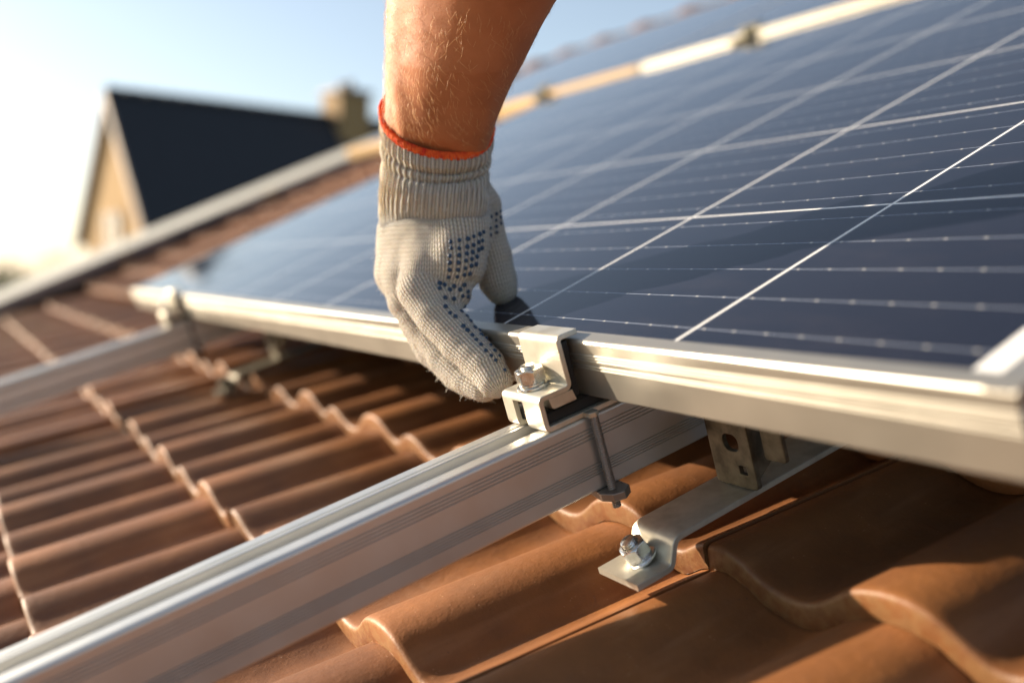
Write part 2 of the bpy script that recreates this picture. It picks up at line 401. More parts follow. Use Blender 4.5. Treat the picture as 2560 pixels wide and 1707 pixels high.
# ------------------------------------------------------------------ parapet at the far verge
M_PAR = M_PAN @ Matrix.Translation((0, 0, -.012)) @ Matrix.Rotation(R(-1.2), 4, 'X')
par = empty('parapet_wall', M_PAR @ Matrix.Translation((-4.1, 0, -.2)))
tag(par, 'white stucco parapet with grey metal flashing along the far left roof edge', 'parapet')
def under(o, p): o.parent = p; o.matrix_parent_inverse = p.matrix_world.inverted(); return o
p_ = MB(); p_.box((-5.3, -1.3, -.40), (-4.12, 2.6, -.040)); o = p_.build('wall', STUCCO, M=M_PAR); under(o, par)
p_ = MB(); p_.box((-4.117, -1.3, -.30), (-4.085, 2.6, -.080)); o = p_.build('timber_upstand', DARKWOOD, M=M_PAR); under(o, par)
p_ = MB(); p_.extrude([(-4.16, -.036), (-4.16, -.042), (-4.075, -.042), (-4.075, -.072), (-4.068, -.074), (-4.068, -.036), (-4.08, -.033)], 'y', -1.3, 2.6)
o = p_.build('flashing', FLASH, M=M_PAR); under(o, par)

# ------------------------------------------------------------------ mounting rails
def rail_profile():
    P = []
    def notch_up(ws, d=.75, h=.55):          # right side, going up
        for wv in ws: P.extend([(0, wv - h), (-d, wv - h*.25), (-d, wv + h*.25), (0, wv + h)])
    P.append((-36.8, -40)); P.append((-1.2, -40)); P.append((-.35, -39.65)); P.append((0, -38.8))
    notch_up([-31.2, -29.8, -28.4, -27.0, -25.6]); notch_up([-12.0, -10.2, -8.4, -6.6])
    P.extend([(0, -2.2), (-.18, -1.3), (-.7, -.55), (-1.5, -.14), (-2.4, 0), (-10.2, 0), (-10.8, -.5), (-10.8, -5.0), (-25.2, -5.0), (-25.2, -.6), (-25.6, -.2), (-27.9, -.2),
              (-28.2, -1.2), (-29.6, -1.2), (-29.9, 0), (-36.6, 0), (-37.5, -.3), (-38, -1.2)])
    for wv in (-6.6, -8.4, -10.2, -12.0, -25.6, -27.0, -28.4, -29.8, -31.2): P.extend([(-38, wv + .42), (-37.55, wv + .17), (-37.55, wv - .17), (-38, wv - .42)])
    P.append((-38, -38.8))
    return [(a*mm, b*mm) for a, b in P]
rp = rail_profile()
rm = MB(); rm.extrude(rp, 'y', -.62, .34)
rail = rm.build('mounting_rail', ALU_RAIL, M=M_ROOF.copy())
tag(rail, 'grooved aluminium mounting rail running through the foreground under the held clamp', 'rail', 'mounting rails on the tile roof')
rail2 = rail.copy(); COL.objects.link(rail2); rail2.matrix_world = M_ROOF @ Matrix.Translation((-.962, 0, .004))
tag(rail2, 'blurred aluminium mounting rail behind, under the far end of the panel', 'rail', 'mounting rails on the tile roof')

# ------------------------------------------------------------------ solar panels
def frame_front():
    P = [(2.0, 0), (2.0, -1.6), (-5.5, -1.6), (-5.5, -31.0), (24, -31.0), (24, -32.5), (-7.4, -32.5), (-8, -31.9)]
    def ridge(z, d=.55, h=.55): P.extend([(-8, z - h), (-8 - d*.7, z - h*.6), (-8 - d, z), (-8 - d*.7, z + h*.6), (-8, z + h)])
    for z in (-15.6, -13.9, -10.9, -9.3, -7.7): ridge(z)
    P.extend([(-8, -1.9), (-7.75, -1.1), (-7.2, -.45), (-6.5, -.08), (-5.8, 0)])
    return P
def make_panel(x0, x1, y1, M, name='solar_panel'):
    root = empty(name, M @ Matrix.Translation((x1, 0, -.0325)))
    F = [(a*mm, b*mm) for a, b in frame_front()]
    m1 = MB(); m1.extrude(F, 'x', x0, x1); o = m1.build('frame_rail', ALU_FRAME, M=M.copy()); under(o, root)
    m1 = MB(); top = [(y1 - a, b) for a, b in F]; m1.extrude(list(reversed(top)), 'x', x0, x1); o = m1.build('frame_rail', ALU_FRAME, M=M.copy()); under(o, root)
    m2 = MB(); e = .0035
    G = [(x1 + (-a*mm) - .0080, b*mm - .00012) for a, b in frame_front()]
    G = [((x1 - .011) if q[0] < x1 - .009 and -.002 < q[1] else q[0], q[1]) for q in G]
    m2.extrude(G, 'y', -.0076, y1 + .0076); o = m2.build('side_frame', ALU_SIDE, M=M.copy()); under(o, root); m2 = MB()
    G2 = [(x0 + x1 - a, b) for a, b in G]; m2.extrude(list(reversed(G2)), 'y', -.0076, y1 + .0076)
    o = m2.build('side_frame', ALU_SIDE, M=M.copy()); under(o, root)
    m3 = MB(); m3.box((x0 + .002, -.005, -.0055), (x1 - .002, y1 + .005, -.0009)); o = m3.build('cell_glass', PV, M=M.copy()); under(o, root)
    return root
def kids(o): return [c for c in bpy.data.objects if c.parent == o]
GP = 'solar panels on the tile roof'
p1 = make_panel(-1.597, .013, .950, M_PAN); tag(p1, 'nearest dark blue solar panel, held at its front frame by the gloved hand', 'solar panel', GP)
p2 = make_panel(-1.352, .20, .946, M_PAN @ Matrix.Translation((0, .975, .0085))); tag(p2, 'solar panel upslope of the near one, right half of the upper row', 'solar panel', GP)
p3 = make_panel(-2.96, -1.375, .946, M_PAN @ Matrix.Translation((0, .985, .0065)))
for ch_ in kids(p3):
    if ch_.name.startswith('frame_rail'): ch_.data.materials[0] = alu('dull_ochre_frame', 'x', (.42, .29, .14), .5, .5)
tag(p3, 'solar panel at the left end of the upper row, partly behind the arm', 'solar panel', GP)

# ------------------------------------------------------------------ clamp
def hexagon(cx, cy, r, rot=0): return [(cx + r*math.cos(rot + math.pi/3*i), cy + r*math.sin(rot + math.pi/3*i)) for i in range(6)]
def nut_mb(cx, cy, z0, z1, af, rot, chamf=True, n=72):
    """hex nut with chamfered crown (mm)"""
    m = MB(); r = af/2/math.cos(math.pi/6); rings = []
    def ring(z, inset):
        out = []
        for i in range(n):
            a = 2*math.pi*i/n; b = (a + math.pi/6) % (math.pi/3) - math.pi/6
            rad = af/2/math.cos(b); lim = r - inset
            rad2 = min(rad, lim); out.append(((cx + rad2*math.cos(a + rot))*mm, (cy + rad2*math.sin(a + rot))*mm, z*mm))
        return out
    H = z1 - z0
    prof = [(z0, .6), (z0 + .2, .25), (z0 + .4, 0), (z1 - .9, 0), (z1 - .55, .2), (z1 - .28, .55), (z1 - .08, .95), (z1, 1.1)]
    for z, ins in prof: rings.append(ring(z, ins))
    inner = [((cx + 4.1*math.cos(2*math.pi*i/n + rot))*mm, (cy + 4.1*math.sin(2*math.pi*i/n + rot))*mm, (z1 - .0)*mm) for i in range(n)]
    inner2 = [(p[0], p[1], (z1 - 1.0)*mm) for p in inner]
    m.loft(rings + [inner, inner2], True, False, True); return m
def thread_mb(cx, cy, z0, z1, r, pitch=.8, depth=.35, n=28):
    m = MB(); rings = []; steps = int((z1 - z0)/pitch*6)
    for i in range(steps + 1):
        z = z0 + (z1 - z0)*i/steps; ring = []
        for j in range(n):
            a = 2*math.pi*j/n; ph = (z/pitch - j/n) % 1.0
            rr = r - depth*abs(ph*2 - 1); 
            if i == 0 or i == steps: rr = r - depth - .3
            ring.append(((cx + rr*math.cos(a))*mm, (cy + rr*math.sin(a))*mm, z*mm))
        rings.append(ring)
    m.loft(rings); return m
def sheet(mb, path, th, x0, x1, slot=None, ch=.35):
    """bent sheet metal: centre path in (v, w) mm, thickness th, from x0 to x1 mm; slot = (xa, xb, test) leaves an opening"""
    n = len(path); P = [Vector(p) for p in path]; nor = []
    for i in range(n):
        t = (P[min(i+1, n-1)] - P[max(i-1, 0)]).normalized(); nor.append(Vector((-t.y, t.x)))
    xs = [(x0, 1), (x0 + ch, 0)] + ([(slot[0], 0), (slot[1], 0)] if slot else []) + [(x1 - ch, 0), (x1, 1)]
    top = []; bot = []
    for x, e in xs:
        h = th/2 - (ch if e else 0); a_ = []; b_ = []
        for i in range(n):
            q = P[i]
            if e and i == 0: q = q + (P[1] - P[0]).normalized()*ch
            if e and i == n-1: q = q + (P[-2] - P[-1]).normalized()*ch
            a_.append((x*mm, (q + nor[i]*h).x*mm, (q + nor[i]*h).y*mm)); b_.append((x*mm, (q - nor[i]*h).x*mm, (q - nor[i]*h).y*mm))
        top.append(a_); bot.append(b_)
    m = len(xs); b = len(mb.v)
    for r_ in top + bot: mb.v += r_
    T = lambda k, i: b + k*n + i
    Bo = lambda k, i: b + (m + k)*n + i
    hole = lambda k, i: slot is not None and 0 <= i < n-1 and xs[k][0] == slot[0] and xs[k+1][0] == slot[1] and slot[2]((P[i] + P[i+1])/2)
    def f(*q): mb.f.append(q); mb.sm.append(True)
    for k in range(m-1):
        for i in range(n-1):
            if hole(k, i):
                f(T(k, i), T(k, i+1), Bo(k, i+1), Bo(k, i)); f(T(k+1, i), Bo(k+1, i), Bo(k+1, i+1), T(k+1, i+1))
                if not hole(k, i-1): f(T(k, i), Bo(k, i), Bo(k+1, i), T(k+1, i))
                if not hole(k, i+1): f(T(k, i+1), T(k+1, i+1), Bo(k+1, i+1), Bo(k, i+1))
                continue
            f(T(k, i), T(k+1, i), T(k+1, i+1), T(k, i+1)); f(Bo(k, i), Bo(k, i+1), Bo(k+1, i+1), Bo(k+1, i))
        f(T(k, 0), Bo(k, 0), Bo(k+1, 0), T(k+1, 0)); f(T(k, n-1), T(k+1, n-1), Bo(k+1, n-1), Bo(k, n-1))
    for i in range(n-1):
        f(T(0, i), T(0, i+1), Bo(0, i+1), Bo(0, i)); f(T(m-1, i), Bo(m-1, i), Bo(m-1, i+1), T(m-1, i+1))
def openfillet(pts, r, n=8):
    q = fillet(pts, r, n); return q
def densify(p, step):
    out = [p[0]]
    for a, b in zip(p, p[1:]):
        a, b = Vector(a), Vector(b); k_ = max(1, int((b - a).length/step))
        for i in range(1, k_+1): out.append(tuple(a.lerp(b, i/k_)))
    return out
def make_clamp(name='panel_clamp'):
    root = empty(name, Matrix.Identity(4))
    # S-shaped bent strip: centre path in (v, w), pushed across the rail
    path = fillet([(-1, 43.8), (-13.0, 43.8), (-13.0, 17.8), (-31.6, 17.8), (-31.6, 1.5), (22, 1.5)], [0, 2.6, 3.2, 2.4, 2.2, 0], 7)
    path = densify(path, 2.0)
    b = MB(); sheet(b, path, 2.8, -38, 0, (-27.2, -17.0, lambda q: q.x < -31.2 and 3.2 < q.y < 15.5 or (q.x < -26 and q.y <= 3.2)))
    body = b.build('clamp_body', STEEL, sharp=28, weld=False); under(body, root)
    # tongue of the inner nut plate hanging under the flange
    t = MB(); t.extrude([(a*mm, bb*mm) for a, bb in fillet([(-26.6, 16.3), (-25.6, 10.4), (-10.6, 10.4), (-11.9, 16.3)], [0, 1.6, .6, 0], 4)], 'x', -9*mm, -.6*mm)
    under(t.build('clamp_tongue', STEEL, bevel=.0003), root)
    t = MB(); t.extrude([(a*mm, bb*mm) for a, bb in fillet([(-26.6, 16.3), (-25.6, 10.4), (-10.6, 10.4), (-11.9, 16.3)], [0, 1.6, .6, 0], 4)], 'x', -37*mm, -30*mm)
    under(t.build('clamp_tongue', STEEL, bevel=.0003), root)
    r_ = MB(); r_.box((-37.4*mm, -29.8*mm, 3.05*mm), (-3.5*mm, 21*mm, 8.6*mm)); under(r_.build('pad_shade_fill', RUBBER_SHADE, bevel=.0006), root)  # pad enlarged as a black filler, standing in for shade inside the clamp
    r_ = MB(); r_.box((-37.0*mm, -11.4*mm, 12*mm), (-1.2*mm, -7.6*mm, 41*mm)); under(r_.build('gap_shade_strip', RUBBER_SHADE, bevel=.0006), root)  # black strip added for the shade in the gap between web and frame
    cx, cy = -20.6, -22.6
    wa = MB(); wa.lathe((cx*mm, cy*mm, 19.25*mm), [(4.2*mm, 0), (8.2*mm, 0), (8.5*mm, .25*mm), (8.5*mm, 1.25*mm), (8.2*mm, 1.5*mm), (4.2*mm, 1.5*mm)], 56)
    under(wa.build('washer', ZINC, sharp=40), root)
    wa = MB(); wa.lathe((cx*mm, cy*mm, 20.8*mm), [(4.2*mm, 0), (6.6*mm, 0), (6.9*mm, .3*mm), (6.9*mm, 1.3*mm), (6.6*mm, 1.6*mm), (4.2*mm, 1.6*mm)], 48)
    under(wa.build('spring_washer', ZINC, sharp=40), root)
    under(nut_mb(cx, cy, 22.5, 29.6, 13.8, R(14)).build('nut', ZINC, sharp=38), root)
    under(thread_mb(cx, cy, 3.2, 31.8, 4.1, 1.25, .5, 40).build('bolt', ZINC, sharp=50), root)
    # threaded rod down the side of the rail with its lower nut
    under(thread_mb(4.4, -6.6, -50.5, 1.6, 2.45, 1.15, .55, 28).build('threaded_rod', DARK_STEEL, sharp=60), root)
    lug = MB(); lug.extrude([(a*mm, bb*mm) for a, bb in fillet([(-3, -9.6), (5.2, -9.6), (7.2, -6.6), (5.2, -3.6), (-3, -3.6)], 1.2, 4)], 'z', .1*mm, 2.75*mm); under(lug.build('rod_lug', STEEL, bevel=.0003), root)
    pl = MB(); pl.extrude([(a*mm, bb*mm) for a, bb in fillet([(-12, -11.5), (3.5, -14.2), (11.0, -11.2), (13.4, -5.2), (9.0, 1.2), (-3, 2.2), (-12, -2)], 1.0, 4)], 'z', -44.6*mm, -40.2*mm)
    under(pl.build('rod_nut', DARK_STEEL, bevel=.0005), root)
    return root
def kids(o): return [c for c in bpy.data.objects if c.parent == o]
def copy_tree(o):
    c = o.copy(); COL.objects.link(c)
    for ch in kids(o):
        d = ch.copy(); COL.objects.link(d); d.parent = c
    return c
GC = 'clamps holding the solar panels'
clamp = make_clamp(); tag(clamp, 'bent steel panel clamp with hex bolt on the foreground rail, at the gloved fingertips', 'clamp', GC)
clamp2 = copy_tree(clamp); clamp2.matrix_world = M_ROOF @ Matrix.Translation((-.962, 0, .004)); tag(clamp2, 'blurred clamp at the far left corner of the near panel on the rear rail', 'clamp', GC)
clamp.matrix_world = M_ROOF.copy()
def mid_clamp():
    root = empty('mid_clamp', Matrix.Identity(4))
    b = MB(); b.extrude([(-.022, .0), (-.022, .004), (-.006, .004), (-.006, .001), (.008, .001), (.008, .014), (.026, .014), (.026, .010), (.012, .010), (.012, -.03), (-.010, -.03), (-.010, 0)], 'x', -.022, .022)
    under(b.build('clamp_body', mat('weathered_bracket', (.20, .17, .09), .5, .5), bevel=.0006), root)
    under(nut_mb(0, 0, 4, 12, 13, .3).build('nut', ZINC, sharp=38), root)
    return root
mc = mid_clamp()
mc2 = copy_tree(mc)
mc.matrix_world = M_PAN @ Matrix.Translation((-1.06, .963, .003)); tag(mc, 'small dark clamp between the panel rows at the upper right', 'clamp', GC)
mc2.matrix_world = M_PAN @ Matrix.Translation((-1.72, .975, .003)); tag(mc2, 'small dark clamp between the panel rows right beside the forearm', 'clamp', GC)

# ------------------------------------------------------------------ roof hooks
def make_hook():
    root = empty('roof_hook', Matrix.Identity(4))
    # bent strap, profile in (v, w)
    c_ = [(-38.0, -65.0), (-16.5, -64.6), (-11, -52.0), (120, -50.4)]; th = 3.2
    path = fillet([(a, b - 1.6) for a, b in c_], [0, 3, 4, 0], 6)
    b = MB(); sheet(b, densify(path, 4), th, 24, 56.5); strap = b.build('strap', STEEL, sharp=28, weld=False); under(strap, root)
    # bolt through the foot
    nrm = Matrix.Translation((38.5*mm, -21.0*mm, -63.8*mm)) @ Matrix.Scale(1.12, 4) @ Matrix.Rotation(R(22), 4, 'X') @ Matrix.Rotation(R(-6), 4, 'Y')
    def put(m, name, mt, **kw): o = m.build(name, mt, M=nrm.copy(), **kw); under(o, root)
    wa = MB(); wa.lathe((0, 0, 0), [(3.6*mm, 0), (7.6*mm, 0), (7.9*mm, .3*mm), (7.9*mm, 1.2*mm), (7.5*mm, 1.5*mm), (3.6*mm, 1.5*mm)], 48); put(wa, 'washer', ZINC, sharp=40)
    put(nut_mb(0, 0, 1.6, 8.6, 11.5, R(8)), 'nut', ZINC, sharp=38)
    put(thread_mb(0, 0, -3, 11.4, 3.7, 1.2, .45, 36), 'bolt', ZINC, sharp=50)
    # upright bracket with slot, joined to the rail
    P = fillet([(31, -50.5), (61, -50.5), (61, -8), (31, -8)], [3, 3, 0, 0], 4)
    m = MB(); m.extrude([(a*mm, b_*mm) for a, b_ in P], 'y', 40*mm, 43*mm)
    up_ = m.build('upright_plate', STEEL_SHADE, bevel=.0004); under(up_, root)
    hole = MB(); hole.extrude([(a*mm, b_*mm) for a, b_ in fillet([(42, -31), (53, -31), (53, -22), (42, -22)], 4.4, 6)], 'y', .03, .05)
    h_ = hole.build('hole', STEEL); sq = MB(); sq.box((.050, .03, -.043), (.0555, .05, -.0385)); s_ = sq.build('hole', STEEL)
    for q in (h_, s_):
        mo = up_.modifiers.new('cut', 'BOOLEAN'); mo.object = q; mo.solver = 'EXACT'
    up_.modifiers.move(0, 2)
    dg = bpy.context.evaluated_depsgraph_get(); nm = bpy.data.meshes.new_from_object(up_.evaluated_get(dg)); up_.modifiers.clear(); up_.data = nm
    bpy.data.objects.remove(h_); bpy.data.objects.remove(s_)
    return root
def hook_side(root):
    m = MB(); m.extrude([(a*mm, b_*mm) for a, b_ in fillet([(41, -46), (60, -34), (60, -4), (41, -4)], [0, 2, 0, 0], 4)], 'x', 58.2*mm, 60.9*mm); under(m.build('side_flange', STEEL_SHADE, bevel=.0004), root)
    m = MB(); m.extrude([(a*mm, b_*mm) for a, b_ in fillet([(66, -34), (80, -34), (80, -8), (66, -8)], [2, 2, 0, 0], 4)], 'y', 44*mm, 46.6*mm); under(m.build('rail_tab', STEEL_SHADE, bevel=.0004), root)
hook = make_hook(); hook_side(hook)
GH = 'steel roof hooks under the rails'
hook2 = copy_tree(hook)
hook.matrix_world = M_BED.copy(); tag(hook, 'flat steel roof hook bolted to the clay tile in front of the panel', 'roof hook', GH)
for ch_ in kids(hook2): ch_.data = ch_.data.copy(); ch_.data.materials[0] = STEEL_SHADE
hook2.matrix_world = M_BED @ Matrix.Translation((-.790, -.004, .004)); tag(hook2, 'blurred steel roof hook beside the rear rail', 'roof hook', GH)

# ------------------------------------------------------------------ person: forearm and gloved hand
RIGHT = Vector(CR.col[0]); UPV = Vector(CR.col[1]); AWAY = -Vector(CR.col[2])
def zp(x, y, d):                      # glove drawing coordinates -> world
    return at(850 + x*.5102, 250 + y*.5102, d)
person = empty('person', Matrix.Translation(at(1090, 300, .60)))
tag(person, 'person reaching in with a bare tanned forearm and a knitted white work glove', 'person')

# forearm: lofted ellipses, wrist to elbow
arm_keys = [  # photo y, left x, right x, depth, (across ratio)
    (455, 1015, 1165, .632), (420, 1000, 1185, .624), (400, 988, 1200, .618), (360, 968, 1222, .608), (326, 961, 1232, .600), (290, 960, 1242, .594), (250, 960, 1254, .589), (200, 961, 1275, .582), (141, 962, 1302, .575),
    (70, 963, 1337, .566), (0, 963, 1374, .557), (-90, 960, 1424, .546), (-220, 960, 1484, .531), (-400, 970, 1560, .512), (-620, 1010, 1640, .490)]
def interp(keys, y):
    ks = sorted(keys, key=lambda q: -q[0])
    for a, b in zip(ks, ks[1:]):
        if y <= a[0] and y >= b[0]:
            t = (a[0] - y)/(a[0] - b[0]); return [a[i]*(1-t) + b[i]*t for i in range(1, len(a))]
    return list((ks[0] if y > ks[0][0] else ks[-1])[1:])
def arm_ring(y, n=96):
    xl, xr, dp = interp(arm_keys, y); cx = (xl + xr)/2; hw = (xr - xl)/2/2496.242*dp
    c = at(cx, y, dp); phi = R(50 - 30*min(1, max(0, (y - 150)/200))); A = hw/math.sqrt(math.cos(phi)**2 + .46*math.sin(phi)**2)*1.0; B = A*(.68 - .10*min(1, max(0, (y - 200)/150)))
    e1 = RIGHT*math.cos(phi) + AWAY*math.sin(phi)*-1; e2 = RIGHT*math.sin(phi) + AWAY*math.cos(phi)
    # broad face turned towards the light at the left
    e1 = RIGHT*math.cos(phi) - AWAY*math.sin(phi); e2 = RIGHT*math.sin(phi) + AWAY*math.cos(phi)
    tilt = .45
    ring = []
    for i in range(n):
        a = 2*math.pi*i/n; ca, sa = math.cos(a), math.sin(a)
        pw = 2.25; rr = (abs(ca)**pw + abs(sa)**pw)**(-1/pw)
        q = c + e1*(A*ca*rr) + e2*(B*sa*rr)
        q = q + UPV*(tilt*((q - c).dot(AWAY)))
        nn = (q - c).normalized()
        bump = .0007*noise.noise(q*45) + .00035*noise.noise(q*160)
        # tendon ridges down the lit face
        bump += .0011*math.exp(-((a - 4.35)/.16)**2) - .0008*math.exp(-((a - 4.05)/.14)**2) + .0007*math.exp(-((a - 4.9)/.2)**2)
        ring.append(q + nn*bump)
    return ring
ys = [455 - 7*i for i in range(66)] + list(range(-10, -620, -30)) + [-620]
arm_rings = [arm_ring(y) for y in ys]
am = MB(); am.loft(arm_rings); arm = am.build('forearm', SKIN); under(arm, person)

# glove: round-cone distance field, turned into one surface
def cone_sd(P, a, b, ra, rb):
    ab = b - a; t = np.clip(((P - a) @ ab)/(ab @ ab), 0, 1)
    return np.linalg.norm(P - a - t[:, None]*ab, axis=1) - (ra + (rb - ra)*t), t
def smin(a, b, k):
    h = np.clip(.5 + .5*(b - a)/k, 0, 1); return b*(1-h) + a*h - k*h*(1-h)
CH = {  # name: [(zx, zy, depth, radius mm), ...]
 'index': [(425, 800, .606, 15.5), (405, 930, .600, 15.2), (480, 1055, .592, 13.6), (598, 1185, .583, 12.6), (716, 1302, .573, 11.3), (757, 1375, .567, 10.0)],
 'middle': [(335, 860, .616, 15.5), (338, 975, .617, 13.6), (412, 1100, .614, 11.8), (508, 1245, .605, 10.8), (630, 1360, .593, 10.0), (706, 1408, .584, 9.0)],
 'ring': [(300, 850, .630, 15), (345, 980, .630, 12.6), (392, 1112, .630, 11.2), (452, 1232, .624, 10.2), (572, 1346, .610, 9.2), (655, 1400, .600, 8.3)],
 'little': [(290, 860, .645, 13), (350, 1000, .646, 11.2), (405, 1110, .642, 10.4), (465, 1210, .636, 9.4), (545, 1292, .626, 8.4), (600, 1330, .619, 7.6)],
 'thumb': [(610, 430, .628, 16), (690, 520, .628, 12.6), (708, 640, .631, 12.2), (742, 770, .633, 13.4), (772, 880, .634, 12.4), (792, 925, .634, 10.2)],
 'web': [(560, 800, .610, 15), (556, 925, .600, 10.6), (572, 948, .599, 9.2)],
}
PALM = [((355, 400), (328, 650), .622, .634, 14.0, 16.0), ((328, 650), (328, 830), .634, .634, 16.0, 17.0), ((328, 830), (405, 930), .632, .615, 17, 13.5),
        ((598, 420), (590, 660), .613, .607, 15.0, 16.5), ((590, 640), (560, 790), .606, .602, 16.5, 19.0), ((310, 700), (290, 850), .650, .650, 15, 14.5),
        ((455, 400), (450, 610), .612, .614, 18.5, 16.5), ((450, 610), (450, 800), .614, .613, 16.5, 16.0), ((375, 430), (365, 850), .620, .620, 15.5, 15.0), ((450, 560), (430, 830), .632, .630, 19, 16)]
def V3(x, y, d): return np.array(zp(x, y, d))
allp = [V3(q[0], q[1], q[2]) for c in CH.values() for q in c] + [V3(*a[0], a[2]) for a in PALM]
lo = np.min(allp, 0) - .024; hi = np.max(allp, 0) + .024; VX = .0009
dims = np.ceil((hi - lo)/VX).astype(int)
gx, gy, gz = [lo[i] + VX*np.arange(dims[i]) for i in range(3)]
GP_ = np.stack(np.meshgrid(gx, gy, gz, indexing='ij'), -1).reshape(-1, 3)
D = None
for a, b, da, db, ra, rb in PALM:
    d_, _ = cone_sd(GP_, V3(*a, da), V3(*b, db), ra*mm, rb*mm); D = d_ if D is None else smin(D, d_, .011)
F = None
for nme, c in CH.items():
    fd = None
    for p, q in zip(c, c[1:]):
        d_, _ = cone_sd(GP_, V3(*p[:3]), V3(*q[:3]), p[3]*mm, q[3]*mm); fd = d_ if fd is None else smin(fd, d_, .0015)
    if nme in ('thumb', 'web'): D = smin(D, fd, .006 if nme == 'thumb' else .004)
    else: F = fd if F is None else smin(F, fd, .0006)
D = smin(D, F, .006)
D = D.reshape(dims)
def surface_nets(D):
    s = D < 0; idx = -np.ones(np.array(D.shape) - 1, int)
    c = [D[i:D.shape[0]-1+i, j:D.shape[1]-1+j, k_:D.shape[2]-1+k_] for i in (0, 1) for j in (0, 1) for k_ in (0, 1)]
    off = np.array([(i, j, k_) for i in (0, 1) for j in (0, 1) for k_ in (0, 1)], float)
    neg = sum((q < 0).astype(int) for q in c); act = (neg > 0) & (neg < 8)
    cells = np.argwhere(act); idx[act] = np.arange(len(cells))
    vals = np.stack([q[act] for q in c], 1); acc = np.zeros((len(cells), 3)); cnt = np.zeros(len(cells))
    for a in range(8):
        for b in range(a+1, 8):
            if np.abs(off[a] - off[b]).sum() != 1: continue
            m_ = (vals[:, a] < 0) != (vals[:, b] < 0); t = np.where(m_, vals[:, a]/(vals[:, a] - vals[:, b] + 1e-20), 0)
            acc += np.where(m_[:, None], off[a] + (off[b] - off[a])*t[:, None], 0); cnt += m_
    V = cells + acc/cnt[:, None]; Fs = []
    for ax in range(3):
        sh = [slice(None)]*3; sh2 = [slice(None)]*3; sh[ax] = slice(0, -1); sh2[ax] = slice(1, None)
        ch = s[tuple(sh)] != s[tuple(sh2)]; e = np.argwhere(ch); o1, o2 = [i for i in range(3) if i != ax]
        ok = (e[:, o1] > 0) & (e[:, o2] > 0) & (e[:, o1] < D.shape[o1]-1) & (e[:, o2] < D.shape[o2]-1); e = e[ok]
        q = []
        for d1, d2 in ((0, 0), (1, 0), (1, 1), (0, 1)):
            t = e.copy(); t[:, o1] -= d1; t[:, o2] -= d2; q.append(idx[t[:, 0], t[:, 1], t[:, 2]])
        q = np.stack(q, 1); inside = s[e[:, 0], e[:, 1], e[:, 2]]
        flip = inside if ax != 1 else ~inside
        q[flip] = q[flip][:, ::-1]; Fs.append(q)
    return V, np.concatenate(Fs)
V, Fq = surface_nets(D); V = lo + V*VX
# relax once along the surface
for _ in range(2):
    acc = np.zeros_like(V); cnt = np.zeros(len(V))
    for a in range(4):
        b = (a+1) % 4
        np.add.at(acc, Fq[:, a], V[Fq[:, b]]); np.add.at(cnt, Fq[:, a], 1); np.add.at(acc, Fq[:, b], V[Fq[:, a]]); np.add.at(cnt, Fq[:, b], 1)
    V = V*.5 + .5*acc/np.maximum(cnt, 1)[:, None]
# knit coordinates: along and around the nearest bone
best = np.full(len(V), 1e9); knit = np.zeros((len(V), 3)); seg = []
hand_ax = (V3(400, 850, .61) - V3(460, 300, .612)); hand_ax /= np.linalg.norm(hand_ax)
for nme, c in CH.items():
    L = 0 if nme in ('thumb',) else .095
    for i, (p, q) in enumerate(zip(c, c[1:])):
        a, b = V3(*p[:3]), V3(*q[:3]); ln = np.linalg.norm(b - a)
        if nme != 'web' and not (i == 0 and nme != 'thumb'): seg.append((a, b, p[3]*mm, q[3]*mm, L)) 
        L += ln
palm_a = V3(455, 250, .612); palm_b = V3(430, 900, .612)
aw = np.array(AWAY); rt_ = np.array(RIGHT)
d_, t_ = cone_sd(V, palm_a, palm_b, .026, .024)
ax = (palm_b - palm_a)/np.linalg.norm(palm_b - palm_a); rel = V - palm_a
ang = np.arctan2(rel @ rt_, -(rel @ aw)); knit[:, 0] = rel @ ax; knit[:, 1] = ang*.031; best = np.abs(d_)*.9
for a, b, ra, rb, L in seg:
    d_, t_ = cone_sd(V, a, b, ra, rb); d_ = np.abs(d_)
    ax = (b - a)/np.linalg.norm(b - a); e1 = rt_ - ax*(rt_ @ ax); e1 /= np.linalg.norm(e1); e2 = np.cross(ax, e1); rel = V - a
    ang = np.arctan2(rel @ e1, np.sign(e2 @ -aw)*(rel @ e2)); m_ = d_ < best
    knit[m_, 0] = L + (rel @ ax)[m_]; knit[m_, 1] = ang[m_]*(ra + rb)/2; best = np.minimum(best, d_)
# soft folds in the fabric
nrm = np.zeros_like(V)
fn = np.cross(V[Fq[:, 2]] - V[Fq[:, 0]], V[Fq[:, 3]] - V[Fq[:, 1]])
for a in range(4): np.add.at(nrm, Fq[:, a], fn)
nrm /= np.linalg.norm(nrm, axis=1)[:, None] + 1e-12
if ((V - V.mean(0))*nrm).sum() < 0: nrm = -nrm; Fq = Fq[:, ::-1]
disp = np.array([.0010*noise.noise(Vector(p)*40) + .0004*noise.noise(Vector((p[0]*60, p[1]*60, p[2]*120))) + .00025*noise.noise(Vector(p)*150) for p in V])
def crease(pts, depth, wid):
    global V
    P_ = [V3(*p) for p in pts]; dm_ = np.full(len(V), 9.)
    for a, b in zip(P_, P_[1:]):
        d_, _ = cone_sd(V, a, b, 0, 0); dm_ = np.minimum(dm_, d_)
    return depth*mm*np.exp(-(dm_/(wid*mm))**2)
